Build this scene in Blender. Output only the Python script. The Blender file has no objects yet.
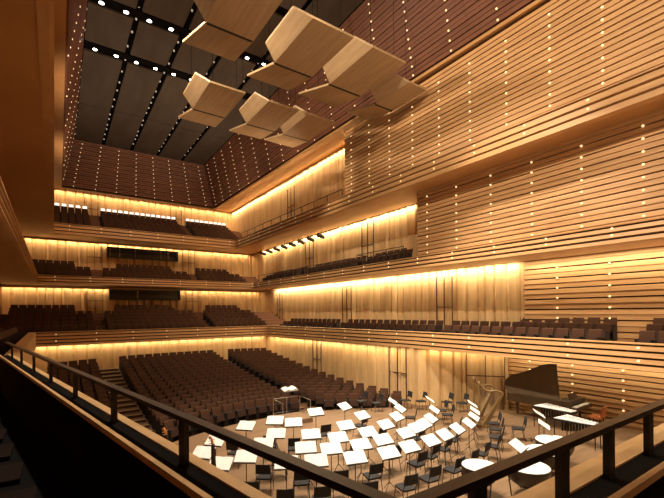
import bpy, math, random
from mathutils import Vector, Matrix
random.seed(7)
SC = bpy.context.scene
COL = SC.collection
PI = math.pi
E = 5.0                      # eye height above the stage floor

# ------------------------------------------------------------------ materials
def new_mat(name):
    m = bpy.data.materials.new(name); m.use_nodes = True
    nt = m.node_tree; b = nt.nodes['Principled BSDF']
    return m, nt, b

def plain(name, c, rough=.6, metal=0, spec=.5):
    m, nt, b = new_mat(name)
    tc = nt.nodes.new('ShaderNodeTexCoord'); n = nt.nodes.new('ShaderNodeTexNoise')
    n.inputs['Scale'].default_value = 3.0; n.inputs['Detail'].default_value = 3
    nt.links.new(tc.outputs['Object'], n.inputs['Vector'])
    r = nt.nodes.new('ShaderNodeValToRGB')
    r.color_ramp.elements[0].position = .3; r.color_ramp.elements[1].position = .7
    r.color_ramp.elements[0].color = (c[0]*.88, c[1]*.88, c[2]*.88, 1)
    r.color_ramp.elements[1].color = (min(1, c[0]*1.08), min(1, c[1]*1.08), min(1, c[2]*1.08), 1)
    nt.links.new(n.outputs['Fac'], r.inputs['Fac']); nt.links.new(r.outputs['Color'], b.inputs['Base Color'])
    b.inputs['Roughness'].default_value = rough; b.inputs['Metallic'].default_value = metal
    b.inputs['Specular IOR Level'].default_value = spec
    return m

def wood(name, c1, c2, stretch=(1, 1, 12), rough=.5, scale=1.2, board=None):
    """streaky veneer: noise stretched along the grain"""
    m, nt, b = new_mat(name)
    tc = nt.nodes.new('ShaderNodeTexCoord'); mp = nt.nodes.new('ShaderNodeMapping')
    mp.inputs['Scale'].default_value = stretch
    n = nt.nodes.new('ShaderNodeTexNoise'); n.inputs['Scale'].default_value = scale
    n.inputs['Detail'].default_value = 6; n.inputs['Roughness'].default_value = .65
    nt.links.new(tc.outputs['Object'], mp.inputs['Vector']); nt.links.new(mp.outputs['Vector'], n.inputs['Vector'])
    r = nt.nodes.new('ShaderNodeValToRGB')
    r.color_ramp.elements[0].position = .32; r.color_ramp.elements[1].position = .68
    r.color_ramp.elements[0].color = (*c1, 1); r.color_ramp.elements[1].color = (*c2, 1)
    nt.links.new(n.outputs['Fac'], r.inputs['Fac'])
    nt.links.new(r.outputs['Color'], b.inputs['Base Color'])
    b.inputs['Roughness'].default_value = rough
    b.inputs['Specular IOR Level'].default_value = .35
    return m

def glow(name, c, s):
    m, nt, b = new_mat(name)
    b.inputs['Base Color'].default_value = (*c, 1)
    b.inputs['Emission Color'].default_value = (*c, 1); b.inputs['Emission Strength'].default_value = s
    try: m.cycles.emission_sampling = 'NONE'
    except Exception: pass
    return m

M = {}
M['curtain'] = wood('fluted maple panels', (.54, .35, .16), (.76, .52, .26), (3, 3, .25), .55)
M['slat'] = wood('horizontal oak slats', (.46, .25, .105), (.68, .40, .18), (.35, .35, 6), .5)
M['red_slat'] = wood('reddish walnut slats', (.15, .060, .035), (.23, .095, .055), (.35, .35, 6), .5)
M['fascia'] = wood('balcony front oak', (.46, .25, .10), (.66, .38, .165), (.3, .3, 6), .45)
M['soffit'] = wood('smooth oak soffit', (.46, .24, .09), (.58, .31, .125), (.2, .2, .2), .42)
M['reflector'] = wood('reflector veneer', (.36, .235, .12), (.50, .34, .19), (6, .3, 1), .45)
M['ledge'] = wood('pale wood ledge', (.62, .38, .16), (.82, .55, .27), (2, 2, 2), .4)
M['stage'] = wood('stage boards', (.17, .10, .052), (.27, .17, .095), (.4, 7, 1), .45)
M['carpet'] = wood('stalls floor boards', (.10, .05, .025), (.15, .08, .04), (1, 5, 1), .6)
M['darkfloor'] = plain('black balcony carpet', (.006, .005, .004), .95, 0, .1)
M['balfloor'] = plain('balcony floor wood', (.20, .09, .04), .7)
M['ceil'] = wood('dark ceiling panels', (.080, .062, .048), (.115, .090, .070), (1, .2, 1), .7)
M['gap'] = plain('black ceiling gap', (.006, .005, .005), .9, 0, .1)
M['black'] = plain('black lacquered metal', (.012, .011, .010), .5)
M['rail'] = plain('dark bronze rail', (.030, .020, .014), .38)
M['seat'] = plain('dark brown seat fabric', (.050, .024, .015), .85, 0, .2)
M['seatback'] = plain('brown seat upholstery', (.070, .031, .016), .85, 0, .2)
M['seatdk'] = plain('black seat frame', (.018, .012, .010), .7)
M['chair'] = plain('black chair fabric', (.015, .015, .018), .7)
M['paper'] = plain('white sheet music', (.86, .84, .80), .7)
M['white'] = plain('white linen', (.85, .83, .78), .8)
M['piano'] = plain('brown black piano lacquer', (.070, .042, .019), .45)
M['gilt'] = plain('gilded brown harp wood', (.20, .12, .045), .35)
M['varnish'] = wood('orange varnish', (.45, .17, .04), (.62, .27, .07), (1, 1, 4), .3)
M['ebony'] = plain('ebony', (.02, .012, .008), .4)
M['lid'] = plain('brown piano lid', (.115, .072, .034), .45)
M['orange'] = plain('orange leather', (.62, .20, .06), .6)
M['copper'] = plain('dark kettle metal', (.05, .035, .025), .35, .3)
M['steel'] = plain('brushed steel', (.55, .5, .42), .35, .8)
M['glass'] = plain('dark control room glass', (.02, .02, .018), .15)
M['bulb'] = glow('warm wall light', (1, .76, .40), .85)
M['bulb_dim'] = glow('small ceiling light', (1, .86, .66), .30)
M['lamp'] = glow('white spot lens', (1, .97, .9), 9.0)
M['joint'] = plain('painted shade behind the boards', (.05, .018, .007), .9, 0, .1)  # dark colour paints the shade in the gaps between slats
M['added_glow'] = glow('white cover with added glow', (1, .95, .85), 1.0)
M['tread'] = plain('dark brown carpeted tread', (.016, .009, .006), .95, 0, .1)
M['doorline'] = plain('dark door joint', (.07, .03, .02), .6)

# ------------------------------------------------------------------ mesh helpers
class MB:
    def __init__(s): s.v = []; s.f = []; s.m = []; s.mi = 0; s.smooth = []
    def add(s, vs, fs, mi=None, smooth=False):
        o = len(s.v); s.v += [tuple(p) for p in vs]
        for f in fs:
            s.f.append(tuple(i+o for i in f)); s.m.append(s.mi if mi is None else mi); s.smooth.append(smooth)
    def box(s, c, d, rot=None, mi=None):
        x, y, z = d[0]/2, d[1]/2, d[2]/2
        vs = [Vector((a*x, b*y, g*z)) for g in (-1, 1) for b in (-1, 1) for a in (-1, 1)]
        if rot is not None: vs = [rot @ p for p in vs]
        vs = [p+Vector(c) for p in vs]
        s.add(vs, [(0, 2, 3, 1), (4, 5, 7, 6), (0, 1, 5, 4), (2, 6, 7, 3), (0, 4, 6, 2), (1, 3, 7, 5)], mi)
        return s
    def hexa(s, bottom, top, mi=None):
        n = len(bottom)
        s.add(list(bottom)+list(top), [tuple(range(n-1, -1, -1)), tuple(range(n, 2*n))] +
              [(i, (i+1) % n, n+(i+1) % n, n+i) for i in range(n)], mi)
        return s
    def prism(s, poly, z0, z1, mi=None):
        a = sum(poly[i][0]*poly[(i+1) % len(poly)][1]-poly[(i+1) % len(poly)][0]*poly[i][1] for i in range(len(poly)))
        if a < 0: poly = poly[::-1]
        return s.hexa([(p[0], p[1], z0) for p in poly], [(p[0], p[1], z1) for p in poly], mi)
    def tube(s, pts, r, n=6, mi=None, closed=False):
        pts = [Vector(p) for p in pts]; rs = r if isinstance(r, (list, tuple)) else [r]*len(pts)
        rings = []; prev = None
        for i, p in enumerate(pts):
            if i == 0: d = pts[1]-p
            elif i == len(pts)-1: d = p-pts[i-1]
            else: d = (pts[i+1]-p).normalized()+(p-pts[i-1]).normalized()
            d.normalize()
            if prev is None:
                a = Vector((0, 0, 1)) if abs(d.z) < .9 else Vector((1, 0, 0))
                u = d.cross(a).normalized()
            else:
                u = (prev-d*prev.dot(d)).normalized()
            prev = u; w = d.cross(u)
            rings.append([p+(u*math.cos(2*PI*k/n)+w*math.sin(2*PI*k/n))*rs[i] for k in range(n)])
        vs = [q for R in rings for q in R]; fs = []
        for i in range(len(rings)-1):
            for k in range(n):
                fs.append((i*n+k, i*n+(k+1) % n, (i+1)*n+(k+1) % n, (i+1)*n+k))
        s.add(vs, fs, mi, True)
        s.add(rings[0], [tuple(range(n-1, -1, -1))], mi); s.add(rings[-1], [tuple(range(n))], mi)
        return s
    def lathe(s, prof, c=(0, 0, 0), n=16, mi=None, axis='z'):
        vs = []
        for r, z in prof:
            for k in range(n):
                a = 2*PI*k/n
                if axis == 'z': vs.append((c[0]+r*math.cos(a), c[1]+r*math.sin(a), c[2]+z))
                elif axis == 'x': vs.append((c[0]+z, c[1]+r*math.cos(a), c[2]+r*math.sin(a)))
                else: vs.append((c[0]+r*math.sin(a), c[1]+z, c[2]+r*math.cos(a)))
        fs = []
        for i in range(len(prof)-1):
            for k in range(n):
                fs.append((i*n+k, i*n+(k+1) % n, (i+1)*n+(k+1) % n, (i+1)*n+k))
        s.add(vs, fs, mi, True)
        s.add(vs[:n], [tuple(range(n-1, -1, -1))], mi); s.add(vs[-n:], [tuple(range(n))], mi)
        return s
    def sweep(s, path, prof, closed=True, mi=None, dark=None):
        """sweep a (offset, z) profile along a horizontal path; offset goes to the right of travel"""
        P = [Vector((p[0], p[1])) for p in path]; N = []
        for i in range(len(P)):
            ns = []
            if i > 0: d = (P[i]-P[i-1]).normalized(); ns.append(Vector((d.y, -d.x)))
            if i < len(P)-1: d = (P[i+1]-P[i]).normalized(); ns.append(Vector((d.y, -d.x)))
            n = ns[0] if len(ns) == 1 else (ns[0]+ns[1])/(1+ns[0].dot(ns[1]))
            N.append(n)
        k = len(prof); vs = []
        for p, n in zip(P, N):
            for o, z in prof: vs.append((p.x+n.x*o, p.y+n.y*o, z))
        fs = []; dk = []
        for i in range(len(P)-1):
            for j in range(k if closed else k-1):
                j2 = (j+1) % k
                q = (i*k+j, i*k+j2, (i+1)*k+j2, (i+1)*k+j)
                (dk if dark and prof[j][0] <= dark and prof[j2][0] <= dark+.0 else fs).append(q)
        if closed:
            fs.append(tuple(range(k))); e = (len(P)-1)*k; fs.append(tuple(e+j for j in range(k-1, -1, -1)))
        s.add(vs, fs, mi)
        if dk:
            o = len(s.v)-len(vs)
            for q in dk: s.f.append(tuple(i+o for i in q)); s.m.append(1); s.smooth.append(False)
        return s
    def mesh(s, name, mats):
        me = bpy.data.meshes.new(name); me.from_pydata(s.v, [], s.f)
        for m in (mats if isinstance(mats, (list, tuple)) else [mats]): me.materials.append(m)
        me.polygons.foreach_set('material_index', s.m); me.polygons.foreach_set('use_smooth', s.smooth)
        me.update(); return me
    def build(s, name, mats, parent=None):
        o = bpy.data.objects.new(name, s.mesh(name, mats)); COL.objects.link(o)
        if parent: o.parent = parent
        return o

def tag(o, label, cat, group=None, kind=None):
    o['label'] = label; o['category'] = cat
    if group: o['group'] = group
    if kind: o['kind'] = kind
    return o
def struct(o, label=None):
    o['kind'] = 'structure'
    if label: o['label'] = label
    return o
def empty(name, loc=(0, 0, 0), rz=0):
    o = bpy.data.objects.new(name, None); COL.objects.link(o); o.location = loc; o.rotation_euler = (0, 0, rz)
    o.empty_display_size = .2
    return o
def dup(root, loc, rz=None):
    r = root.copy(); COL.objects.link(r); r.location = loc
    if rz is not None: r.rotation_euler = (0, 0, rz)
    for ch in list(root.children):
        c = ch.copy(); COL.objects.link(c); c.parent = r
        for g in list(ch.children):
            d = g.copy(); COL.objects.link(d); d.parent = c
    return r
ORD = ['first', 'second', 'third', 'fourth', 'fifth', 'sixth', 'seventh', 'eighth', 'ninth', 'tenth', 'eleventh', 'twelfth',
       'thirteenth', 'fourteenth', 'fifteenth', 'sixteenth', 'seventeenth', 'eighteenth', 'nineteenth', 'twentieth'] + ['%dth' % k for k in range(21, 60)]
def lerp(a, b, t): return a+(b-a)*t

# ------------------------------------------------------------------ camera
YAW = math.radians(34.7); F = 395.0
cam = bpy.data.cameras.new('camera'); co = bpy.data.objects.new('camera', cam); COL.objects.link(co)
cam.sensor_fit = 'HORIZONTAL'; cam.sensor_width = 36; cam.lens = F/664*36
cam.shift_y = (311.5-249)/664; cam.clip_start = .05; cam.clip_end = 300
co.matrix_world = Matrix.Translation((0, 0, E)) @ Matrix.Rotation(-YAW, 4, 'Z') @ Matrix.Rotation(PI/2, 4, 'X') @ Matrix.Rotation(-.009, 4, 'Z')
SC.camera = co
def at(u, v, drop):
    """place on the stage seen under a measured angle, 'drop' metres below the eye"""
    hor = 311.5-.009*(u-332); t = drop*F/(v-hor); r = (u-332)/F*t
    return (.569*t+.822*r, .822*t-.569*r)

# ------------------------------------------------------------------ profile makers
def slat_profile(z0, z1, pitch, out=.07, gap=.05, back=-.15, split=True, steps=1.0):
    """boards stacked from z0 up to z1, each with a deep dark joint below it and a shallow one halfway"""
    n = max(1, round((z1-z0)/pitch)); p = (z1-z0)/n; pr = [(back, z0)]
    for i in range(n):
        z = z0+i*p
        pr += [(-.04, z), (-.04, z+gap), (out, z+gap)]
        if split:
            h = z+gap+(p-gap)*.5
            pr += [(out-.015, h-.02), (out*.3, h-.02), (out*.3, h+.012), (out+.01, h+.012)]
        pr += [(out-.02, z+p)]
    pr += [(back, z1)]
    return pr
def flutes(p0, p1, z0, z1, pitch=.62, depth=.16, seed=1, back=.3):
    """vertical fluted panels from p0 to p1, relief to the right of travel"""
    rnd = random.Random(seed)
    a = Vector(p0); b = Vector(p1); L = (b-a).length; d = (b-a)/L; n = Vector((d.y, -d.x))
    s = 0; prof = [(0, 0)]
    while s < L-.15:
        w = pitch*rnd.uniform(.7, 1.3); e = min(L, s+w); dd = depth*rnd.uniform(.5, 1.1)
        for t in (.10, .22, .45, .8, .92): prof.append((s+(e-s)*t, dd*(min(1, t/.22) if t < .3 else 1-.55*((t-.22)/.7)**1.3)))
        prof.append((e, 0)); s = e
    if prof[-1][0] < L: prof.append((L, 0))
    fr = [a+d*q+n*o for q, o in prof]
    poly = [(p.x, p.y) for p in fr]+[tuple(b-n*back), tuple(a-n*back)]
    m = MB(); m.prism(poly, z0, z1); return m

# ------------------------------------------------------------------ light bulbs collected, then made one by one
bulbs = []          # (location, normal, where)
def bulb_rows(p0, p1, zs, step, out, where, start=.5):
    a = Vector(p0); b = Vector(p1); L = (b-a).length; d = (b-a)/L; n = Vector((d.y, -d.x)); s = start*step
    while s < L:
        for z in zs:
            q = a+d*s+n*out; bulbs.append(((q.x, q.y, z), n, where))
        s += step

# ================================================================== SETTING
CX = 7.65
# --- level heights
B1b, B1t, B1f = E-2.12, E-1.18, E-1.75
B2b, B2t, B2f = E+2.30, E+2.97, E+2.45
B3b, B3t, B3f = E+6.60, E+7.52, E+6.85
ZR = E+11.75       # lower edge of the upper slatted walls, sides
ZC = E+17.0        # ceiling
path1 = [(-.95, 11.2), (-1.3, 31.9), (15.2, 31.9), (16.6, 15.5), (16.35, 4), (16.3, -6)]
path2 = [(-.95, -6), (-1.35, 36.9), (16.15, 36.9), (16.25, -6)]
path3 = [(0, -6), (-.35, 39.6), (15.3, 39.6), (15.45, -6)]
GREY = []
def fascia(path, zb, zt, n, name, label):
    m = MB(); pr = [(-.22, zb), (.0, zb)]; p = (zt-zb-.04)/n
    for i in range(n):
        z = zb+i*p
        pr += [(.10, z+.015), (.06, z+p-.06), (-.05, z+p-.06), (-.05, z+p+.0)]
    pr += [(.10, zt-.04), (.10, zt), (-.30, zt), (-.30, zt-.04), (-.22, zt-.04)]
    m.sweep(path, pr, dark=-.03)
    return struct(m.build(name, [M['fascia'], M['joint']]), label)
fascia(path1, B1b, B1t, 4, 'trim_1', 'slatted oak front of the lowest balcony')
fascia(path2, B2b, B2t, 3, 'trim_2', 'slatted oak front of the middle balcony')
fascia(path3, B3b, B3t, 3, 'trim_3', 'slatted oak front of the top balcony')
for path, zb, zt, n, w in ((path1, B1b, B1t, 4, 'lowest balcony front'), (path2, B2b, B2t, 3, 'middle balcony front'), (path3, B3b, B3t, 3, 'top balcony front')):
    p = (zt-zb-.04)/n
    for i in range(len(path)-1):
        if i == 0: continue
        zs = [zb+p*(k+.45) for k in range(n) if k % 2 == (1 if n == 3 else 1)] + ([zt-p*.6] if n == 3 else [])
        if i < len(path)-1: bulb_rows(path[i], path[i+1], zs, 2.3, .08, w)

# balcony slabs (floor and soffit)
def slab(path, zb, zf, depth, name, mat):
    m = MB(); m.sweep(path, [(-.2, zb+.02), (-.2, zf), (-depth, zf), (-depth, zb+.02)])
    return struct(m.build(name, mat))
slab([(-.95, 11.2), (-1.3, 31.9), (15.2, 31.9), (16.6, 15.5), (16.35, 4), (16.3, -6)], B1b, B1f, 2.75, 'floor', M['balfloor'])
slab(path2, B2b, B2f, 2.12, 'floor', M['soffit'])
slab(path3, B3b, B3f, 2.78, 'floor', M['soffit'])

def stepped(x0, x1, y0, z0, rows, run, rise, zlow, name='floor', mat=None, back=None):
    """tiers going back (towards +y)"""
    m = MB(); pr = [(y0, zlow), (y0, z0)]
    y = y0; z = z0
    for i in range(rows):
        y += run; pr.append((y, z)); z += rise; pr.append((y, z))
    yb = back if back else y+run
    pr += [(yb, z), (yb, zlow)]
    n = len(pr)
    m.add([(x0, a, b) for a, b in pr]+[(x1, a, b) for a, b in pr],
          [tuple(range(n)), tuple(range(2*n-1, n-1, -1))]+[(i, n+i, n+(i+1) % n, (i+1) % n) for i in range(n)])
    return struct(m.build(name, mat or M['balfloor']))
RUN = .82
stepped(-4.0, 19.0, 32.6, B1f+.02, 7, RUN, .25, B1b+.05, back=41.6)
stepped(-4.0, 19.0, 37.6, B2f+.02, 5, RUN, .30, B2b+.05, back=43.2)
stepped(-4.0, 18.6, 40.2, B3f+.02, 7, RUN, .42, B3b+.05, back=48.8)

# --- walls, level by level; travel with the hall on the right hand
XL1, XR1, YF1 = -3.9, 19.0, 41.4
XL2, XR2, YF2 = -3.8, 18.6, 43.0
XL3, XR3, YF3 = -3.4, 18.3, 48.6
def W(name, m, mat, label=None): return struct(m.build(name, mat), label)
# level 0, under the lowest balcony
zb = -1.0
W('wall_left', flutes((-1.3, 10.6), (-1.5, 32.5), zb, B1b, .6, .10, 1), M['curtain'])
W('wall_far', flutes((-1.6, 32.5), (15.5, 32.5), zb, B1b, .75, .13, 2), M['curtain'])
W('wall_right', flutes((15.5, 32.5), (15.9, 24), zb, B1b, .6, .20, 3), M['curtain'])
W('wall_right', flutes((15.9, 24), (16.6, 15.7), zb, B1b, .6, .20, 4), M['curtain'])
W('wall_right', flutes((16.6, 15.7), (19.6, 11.9), zb, B1b, .6, .20, 5), M['curtain'])
m = MB(); m.sweep([(19.6, 11.9), (19.6, -6)], slat_profile(zb, B1b, .42, .09), dark=-.03); W('wall_right', m, [M['slat'], M['joint']])
bulb_rows((19.6, 11.9), (19.6, -4), [E-2.6-.42*k for k in range(6)], 2.0, .12, 'slatted wall under the lowest balcony', .6)
# level 1 to 2
W('wall_left', flutes((XL1, -6), (XL1, YF1), B1b, B2b+.1, .7, .12, 6), M['curtain'])
W('wall_far', flutes((XL1, YF1), (XR1, YF1), B1f-.2, B2b+.1, .8, .24, 7), M['curtain'])
W('wall_right', flutes((XR1, YF1), (XR1, 10.6), B1f-.2, B2b+.1, .6, .22, 8), M['curtain'])
m = MB(); m.sweep([(XR1-.05, 10.6), (XR1-.05, -6)], slat_profile(B1f-.2, B2b+.1, .46, .09, .055, -.3), dark=-.03); W('wall_right', m, [M['slat'], M['joint']])
bulb_rows((XR1, 10.6), (XR1, -4), [B1f+.9+.46*k for k in range(7)], 2.1, .17, 'slatted wall behind the lowest balcony', .75)
# level 2 to 3
W('wall_left', MB().box((XL2-.15, 18.5, (B2f+B3b)/2), (.3, 49, B3b-B2f+.5)), M['soffit'])
W('wall_far', flutes((XL2, YF2), (XR2, YF2), B2f-.2, B3b+.1, .8, .24, 9), M['curtain'])
W('wall_right', flutes((XR2, YF2), (XR2, 17.2), B2f-.06, B3b+.1, .6, .22, 10), M['curtain'])
m = MB(); m.sweep([(XR2, 17.0), (16.7, 15.45), (16.45, -6)], slat_profile(B2t-.1, B3b+.05, .44, .09, .05, -.3), dark=-.03); W('wall_right', m, [M['slat'], M['joint']])
bulb_rows((16.7, 15.45), (16.45, -3), [B2t+.2+.44*k for k in range(8)], 1.95, .10, 'slatted wall above the middle balcony front', .35)
# level 3 up to the sloping soffit
ZK = E+12.5
W('wall_left', flutes((XL3, -6), (XL3, YF3), B3f, ZK+.4, .9, .06, 11), M['curtain'])
W('wall_far', flutes((XL3, YF3), (XR3, YF3), B3f, ZK+.7, .85, .20, 12), M['curtain'])
W('wall_right', flutes((XR3, YF3), (XR3, 21.3), B3f, ZK+.4, .6, .20, 13), M['curtain'])
m = MB(); m.sweep([(XR3, 21.4), (15.75, 20.9), (15.6, -6)], slat_profile(B3t-.1, ZR+.1, .44, .09, .05, -.3), dark=-.03); W('wall_right', m, [M['slat'], M['joint']])
bulb_rows((15.75, 20.9), (15.6, -3), [B3t+.3+.44*k for k in range(9)], 1.8, .10, 'upper slatted side wall', .35)
W('wall_left', MB().box((-.45, 7.4, (B3t+ZR)/2), (.3, 27, ZR-B3t+.4)), M['soffit'])
bulb_rows((-.3, 9), (-.3, 20.5), [B3t+.5+.9*k for k in range(4)], 1.6, .03, 'smooth left wall above the top balcony', .3)
# sloping soffit band
def band(pts, name, mat, th=.15):
    m = MB(); m.hexa(pts, [(p[0], p[1], p[2]+th) for p in pts]); return W(name, m, mat)
RBx, RTx = 15.35, 14.0      # right upper wall bottom/top x
LBx, LTx = .35, 1.3
RBy, RTy = 46.8, 45.9
ZB = E+12.55                # lower edge at the far end
band([(RBx, -6, ZR), (RBx, RBy, ZB-.3), (XR3+.3, YF3+.2, ZK+.3), (XR3+.3, -6, ZK+.3)], 'trim_4', M['soffit'])
band([(LBx, RBy, ZB-.3), (LBx, -6, ZR), (XL3-.3, -6, ZK+.3), (XL3-.3, YF3+.2, ZK+.3)], 'trim_5', M['soffit'])
band([(RBx, RBy, ZB-.3), (LBx, RBy, ZB-.3), (XL3-.3, YF3+.2, ZK+.3), (XR3+.3, YF3+.2, ZK+.3)], 'trim_6', M['soffit'])
# leaning upper walls with reddish slats
def leaning(b0, b1, t0, t1, rows, name, nrm, where, cols):
    """b0->b1 bottom edge, t0->t1 top edge"""
    b0, b1, t0, t1 = map(Vector, (b0, b1, t0, t1)); m = MB(); n = Vector(nrm)
    for i in range(rows):
        for (s0, s1, o0, o1) in ((.14, .50, .07, .12), (.60, .98, .07, .12)):
            a = (i+s0)/rows; c = (i+s1)/rows
            q = [b0.lerp(t0, a), b1.lerp(t1, a), b1.lerp(t1, c), b0.lerp(t0, c)]
            fr = [q[0]+n*o0, q[1]+n*o0, q[2]+n*o1, q[3]+n*o1]
            m.hexa([p-n*.02 for p in q], fr)
    q = [b0, b1, t1, t0]
    m.hexa([p-n*.3 for p in q], [p-n*.01 for p in q])
    m.m[-6:] = [1]*6
    o = W(name, m, [M['red_slat'], M['joint']])
    for k in range(cols):
        s = (k+.5)/cols
        for i in range(rows):
            p = b0.lerp(b1, s).lerp(t0.lerp(t1, s), (i+.3)/rows)+n*.11
            if p.y > 4: bulbs.append((tuple(p), n, where))
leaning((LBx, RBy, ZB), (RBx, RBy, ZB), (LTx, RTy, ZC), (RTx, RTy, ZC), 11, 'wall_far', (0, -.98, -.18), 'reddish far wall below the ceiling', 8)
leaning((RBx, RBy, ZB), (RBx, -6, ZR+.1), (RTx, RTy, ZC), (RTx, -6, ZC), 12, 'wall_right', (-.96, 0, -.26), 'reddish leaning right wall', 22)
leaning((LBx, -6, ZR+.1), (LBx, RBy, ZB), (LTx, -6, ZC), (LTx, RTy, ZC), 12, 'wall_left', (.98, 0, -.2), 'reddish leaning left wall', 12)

# --- ceiling: backing slab, panels, black service gaps
struct(MB().box((CX, 20, ZC+.45), (15.5, 53, .3)).build('ceiling', M['gap']))
NP = 5; pw = (RTx-LTx)/NP
ys = [(-5.5, 1.2), (1.9, 8.4), (9.1, 14.6), (15.3, 19.6), (20.3, 24.3), (25.2, 28.8), (29.9, 37.6), (37.7, 45.9)]
for (ya, yb) in ys:
    for i in range(NP):
        xa = LTx+i*pw+.16; xb = LTx+(i+1)*pw-.16
        m = MB().box(((xa+xb)/2, (ya+yb)/2, ZC+.06), (xb-xa, yb-ya, .12))
        struct(m.build('ceiling', M['ceil']))
# small lights in the long gaps
ceil_small = []
for i in range(NP+1):
    x = LTx+i*pw
    if i == 0: x += .12
    if i == NP: x -= .12
    y = 8.0
    while y < 45.5:
        ceil_small.append((x+random.uniform(-.05, .05), y)); y += random.choice((1.0, 1.3, 1.6))
m = MB(); m.lathe([(.05, .10), (.05, .03), (.04, 0), (.0, -.012)], n=8); sm_mesh = m.mesh('ceiling_downlight', M['bulb_dim'])
for x, y in ceil_small:
    o = bpy.data.objects.new('ceiling_downlight', sm_mesh); COL.objects.link(o); o.location = (x, y, ZC+.2)
    g = MB
    tag(o, 'tiny white downlight in a long black gap of the dark ceiling', 'light', 'tiny downlights in the long ceiling gaps')
# service tracks hanging in the cross gaps, with bright round lamps
track_ys = [(29.35, 'the farther crosswise black track'), (24.75, 'the nearer crosswise black track')]
for ty, tn in track_ys:
    t = MB().box((CX, ty, ZC+.16), (RTx-LTx-.1, .62, .16)).build('lighting_track', M['gap'])
    tag(t, 'long black lighting track across the ceiling, '+('farther of the two' if ty > 27 else 'nearer of the two'), 'track')
first = None
k = 0
for ty, tn in track_ys:
    xs = [LTx+.75+1.2*i for i in range(11)]
    for j, x in enumerate(xs):
        if first is None:
            r = empty('ceiling_spotlight', (x, ty, ZC+.08))
            MB().lathe([(.15, 0), (.17, -.10), (.16, -.16), (.12, -.16)], n=14).build('housing', M['black'], r)
            MB().lathe([(.12, -.13), (.13, -.165), (.0, -.18)], n=14).build('lens', M['lamp'], r)
            first = r
        else:
            r = dup(first, (x, ty, ZC+.08))
        tag(r, 'round white ceiling lamp, %s from the left on %s' % (ORD[j], tn), 'ceiling lamp', 'round white ceiling lamps')

# --- back wall and stage end (behind the viewpoint)
struct(MB().box((CX, -6.3, 8.5), (28, .4, 19.5)).build('wall_back', M['slat']))

# --- stage floor and stalls floor
stage_front = []
for i in range(25):
    x = -1.5+i*(21.3/24); stage_front.append((x, 17.15-.055*(x-8.0)**2))
poly = [(x, y) for x, y in stage_front]+[(19.9, -6), (-1.5, -6)]
m = MB(); m.prism(poly, -.45, 0.0); struct(m.build('floor', M['stage']), 'wooden concert stage floor')
def gz(y): return -.30 if y < 18 else -.30+1.35*min(1, (y-18)/13.2)**1.5
m = MB(); NX, NY = 2, 44
for j in range(NY+1):
    y = 8+j*(32.6-8)/NY
    for x in (-1.6, 17.2): m.v.append((x, y, gz(y)))
for j in range(NY): m.f.append((2*j, 2*j+1, 2*j+3, 2*j+2)); m.m.append(0); m.smooth.append(False)
b = len(m.v)
for j in range(NY+1):
    y = 8+j*(32.6-8)/NY
    for x in (-1.6, 17.2): m.v.append((x, y, -1.0))
for j in range(NY): m.f.append((b+2*j, b+2*j+2, b+2*j+3, b+2*j+1)); m.m.append(0); m.smooth.append(False)
struct(m.build('floor', M['carpet']), 'raked wooden floor of the stalls')

# --- chorus balcony the viewpoint stands on
cp = [(9.5, .885), (.87, .885), (-.95, 11.2)]
ZL = E-.88
m = MB(); m.sweep(cp, [(-.10, E-1.75), (-.10, ZL-.04), (.115, ZL-.06), (.115, E-2.12), (.10, E-2.12)][::-1]); struct(m.build('wall_front', M['fascia']), 'low wall of the choir balcony')
m = MB(); m.sweep(cp, [(-.14, ZL-.03), (-.14, ZL+.012), (-.108, ZL+.012), (-.108, ZL-.03)][::-1]); struct(m.build('trim_7', M['ledge']), 'thin pale wood lip on the inner edge of the choir balcony wall')
m = MB(); m.sweep(cp, [(-.108, ZL-.04), (-.108, ZL-.012), (.03, ZL-.012), (.03, ZL-.04)][::-1]); struct(m.build('trim_8', M['darkfloor']), 'black channel carrying the railing posts')
m = MB()
for seg, (o1, o2) in ((cp[:2], (.11, .19)), (cp[1:], (.07, .125))):
    m.sweep(seg, [(.03, ZL-.06), (.03, ZL+.0), (o1, ZL-.0), (o1, ZL-.02), (o2, ZL-.02), (o2, ZL-.08)][::-1])
struct(m.build('trim_9', M['ledge']), 'broad pale wood ledge on the choir balcony wall')
m = MB(); m.sweep(cp, [(-.12, E-1.65), (-.12, ZL-.04), (-.10, ZL-.04), (-.10, E-1.65)][::-1]); struct(m.build('baseboard_front', M['darkfloor']))
m = MB(); m.prism([(9.5, .87), (.85, .87), (-.95, 11.2), (-3.9, 11.2), (-3.9, -6), (9.5, -6)], E-1.95, E-1.65); struct(m.build('floor', M['darkfloor']), 'black carpeted floor of the choir balcony')
for k in range(7):
    y0 = 3.2+k*.85
    xin = .86-(y0+.85-.94)*.1667-.16
    m = MB().prism([(-3.6, y0), (xin-.22, y0), (xin-.22, y0+.55), (-3.6, y0+.55)], E-1.65, E-1.60)
    struct(m.build('trim_%d' % (20+k), M['tread']))
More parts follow.
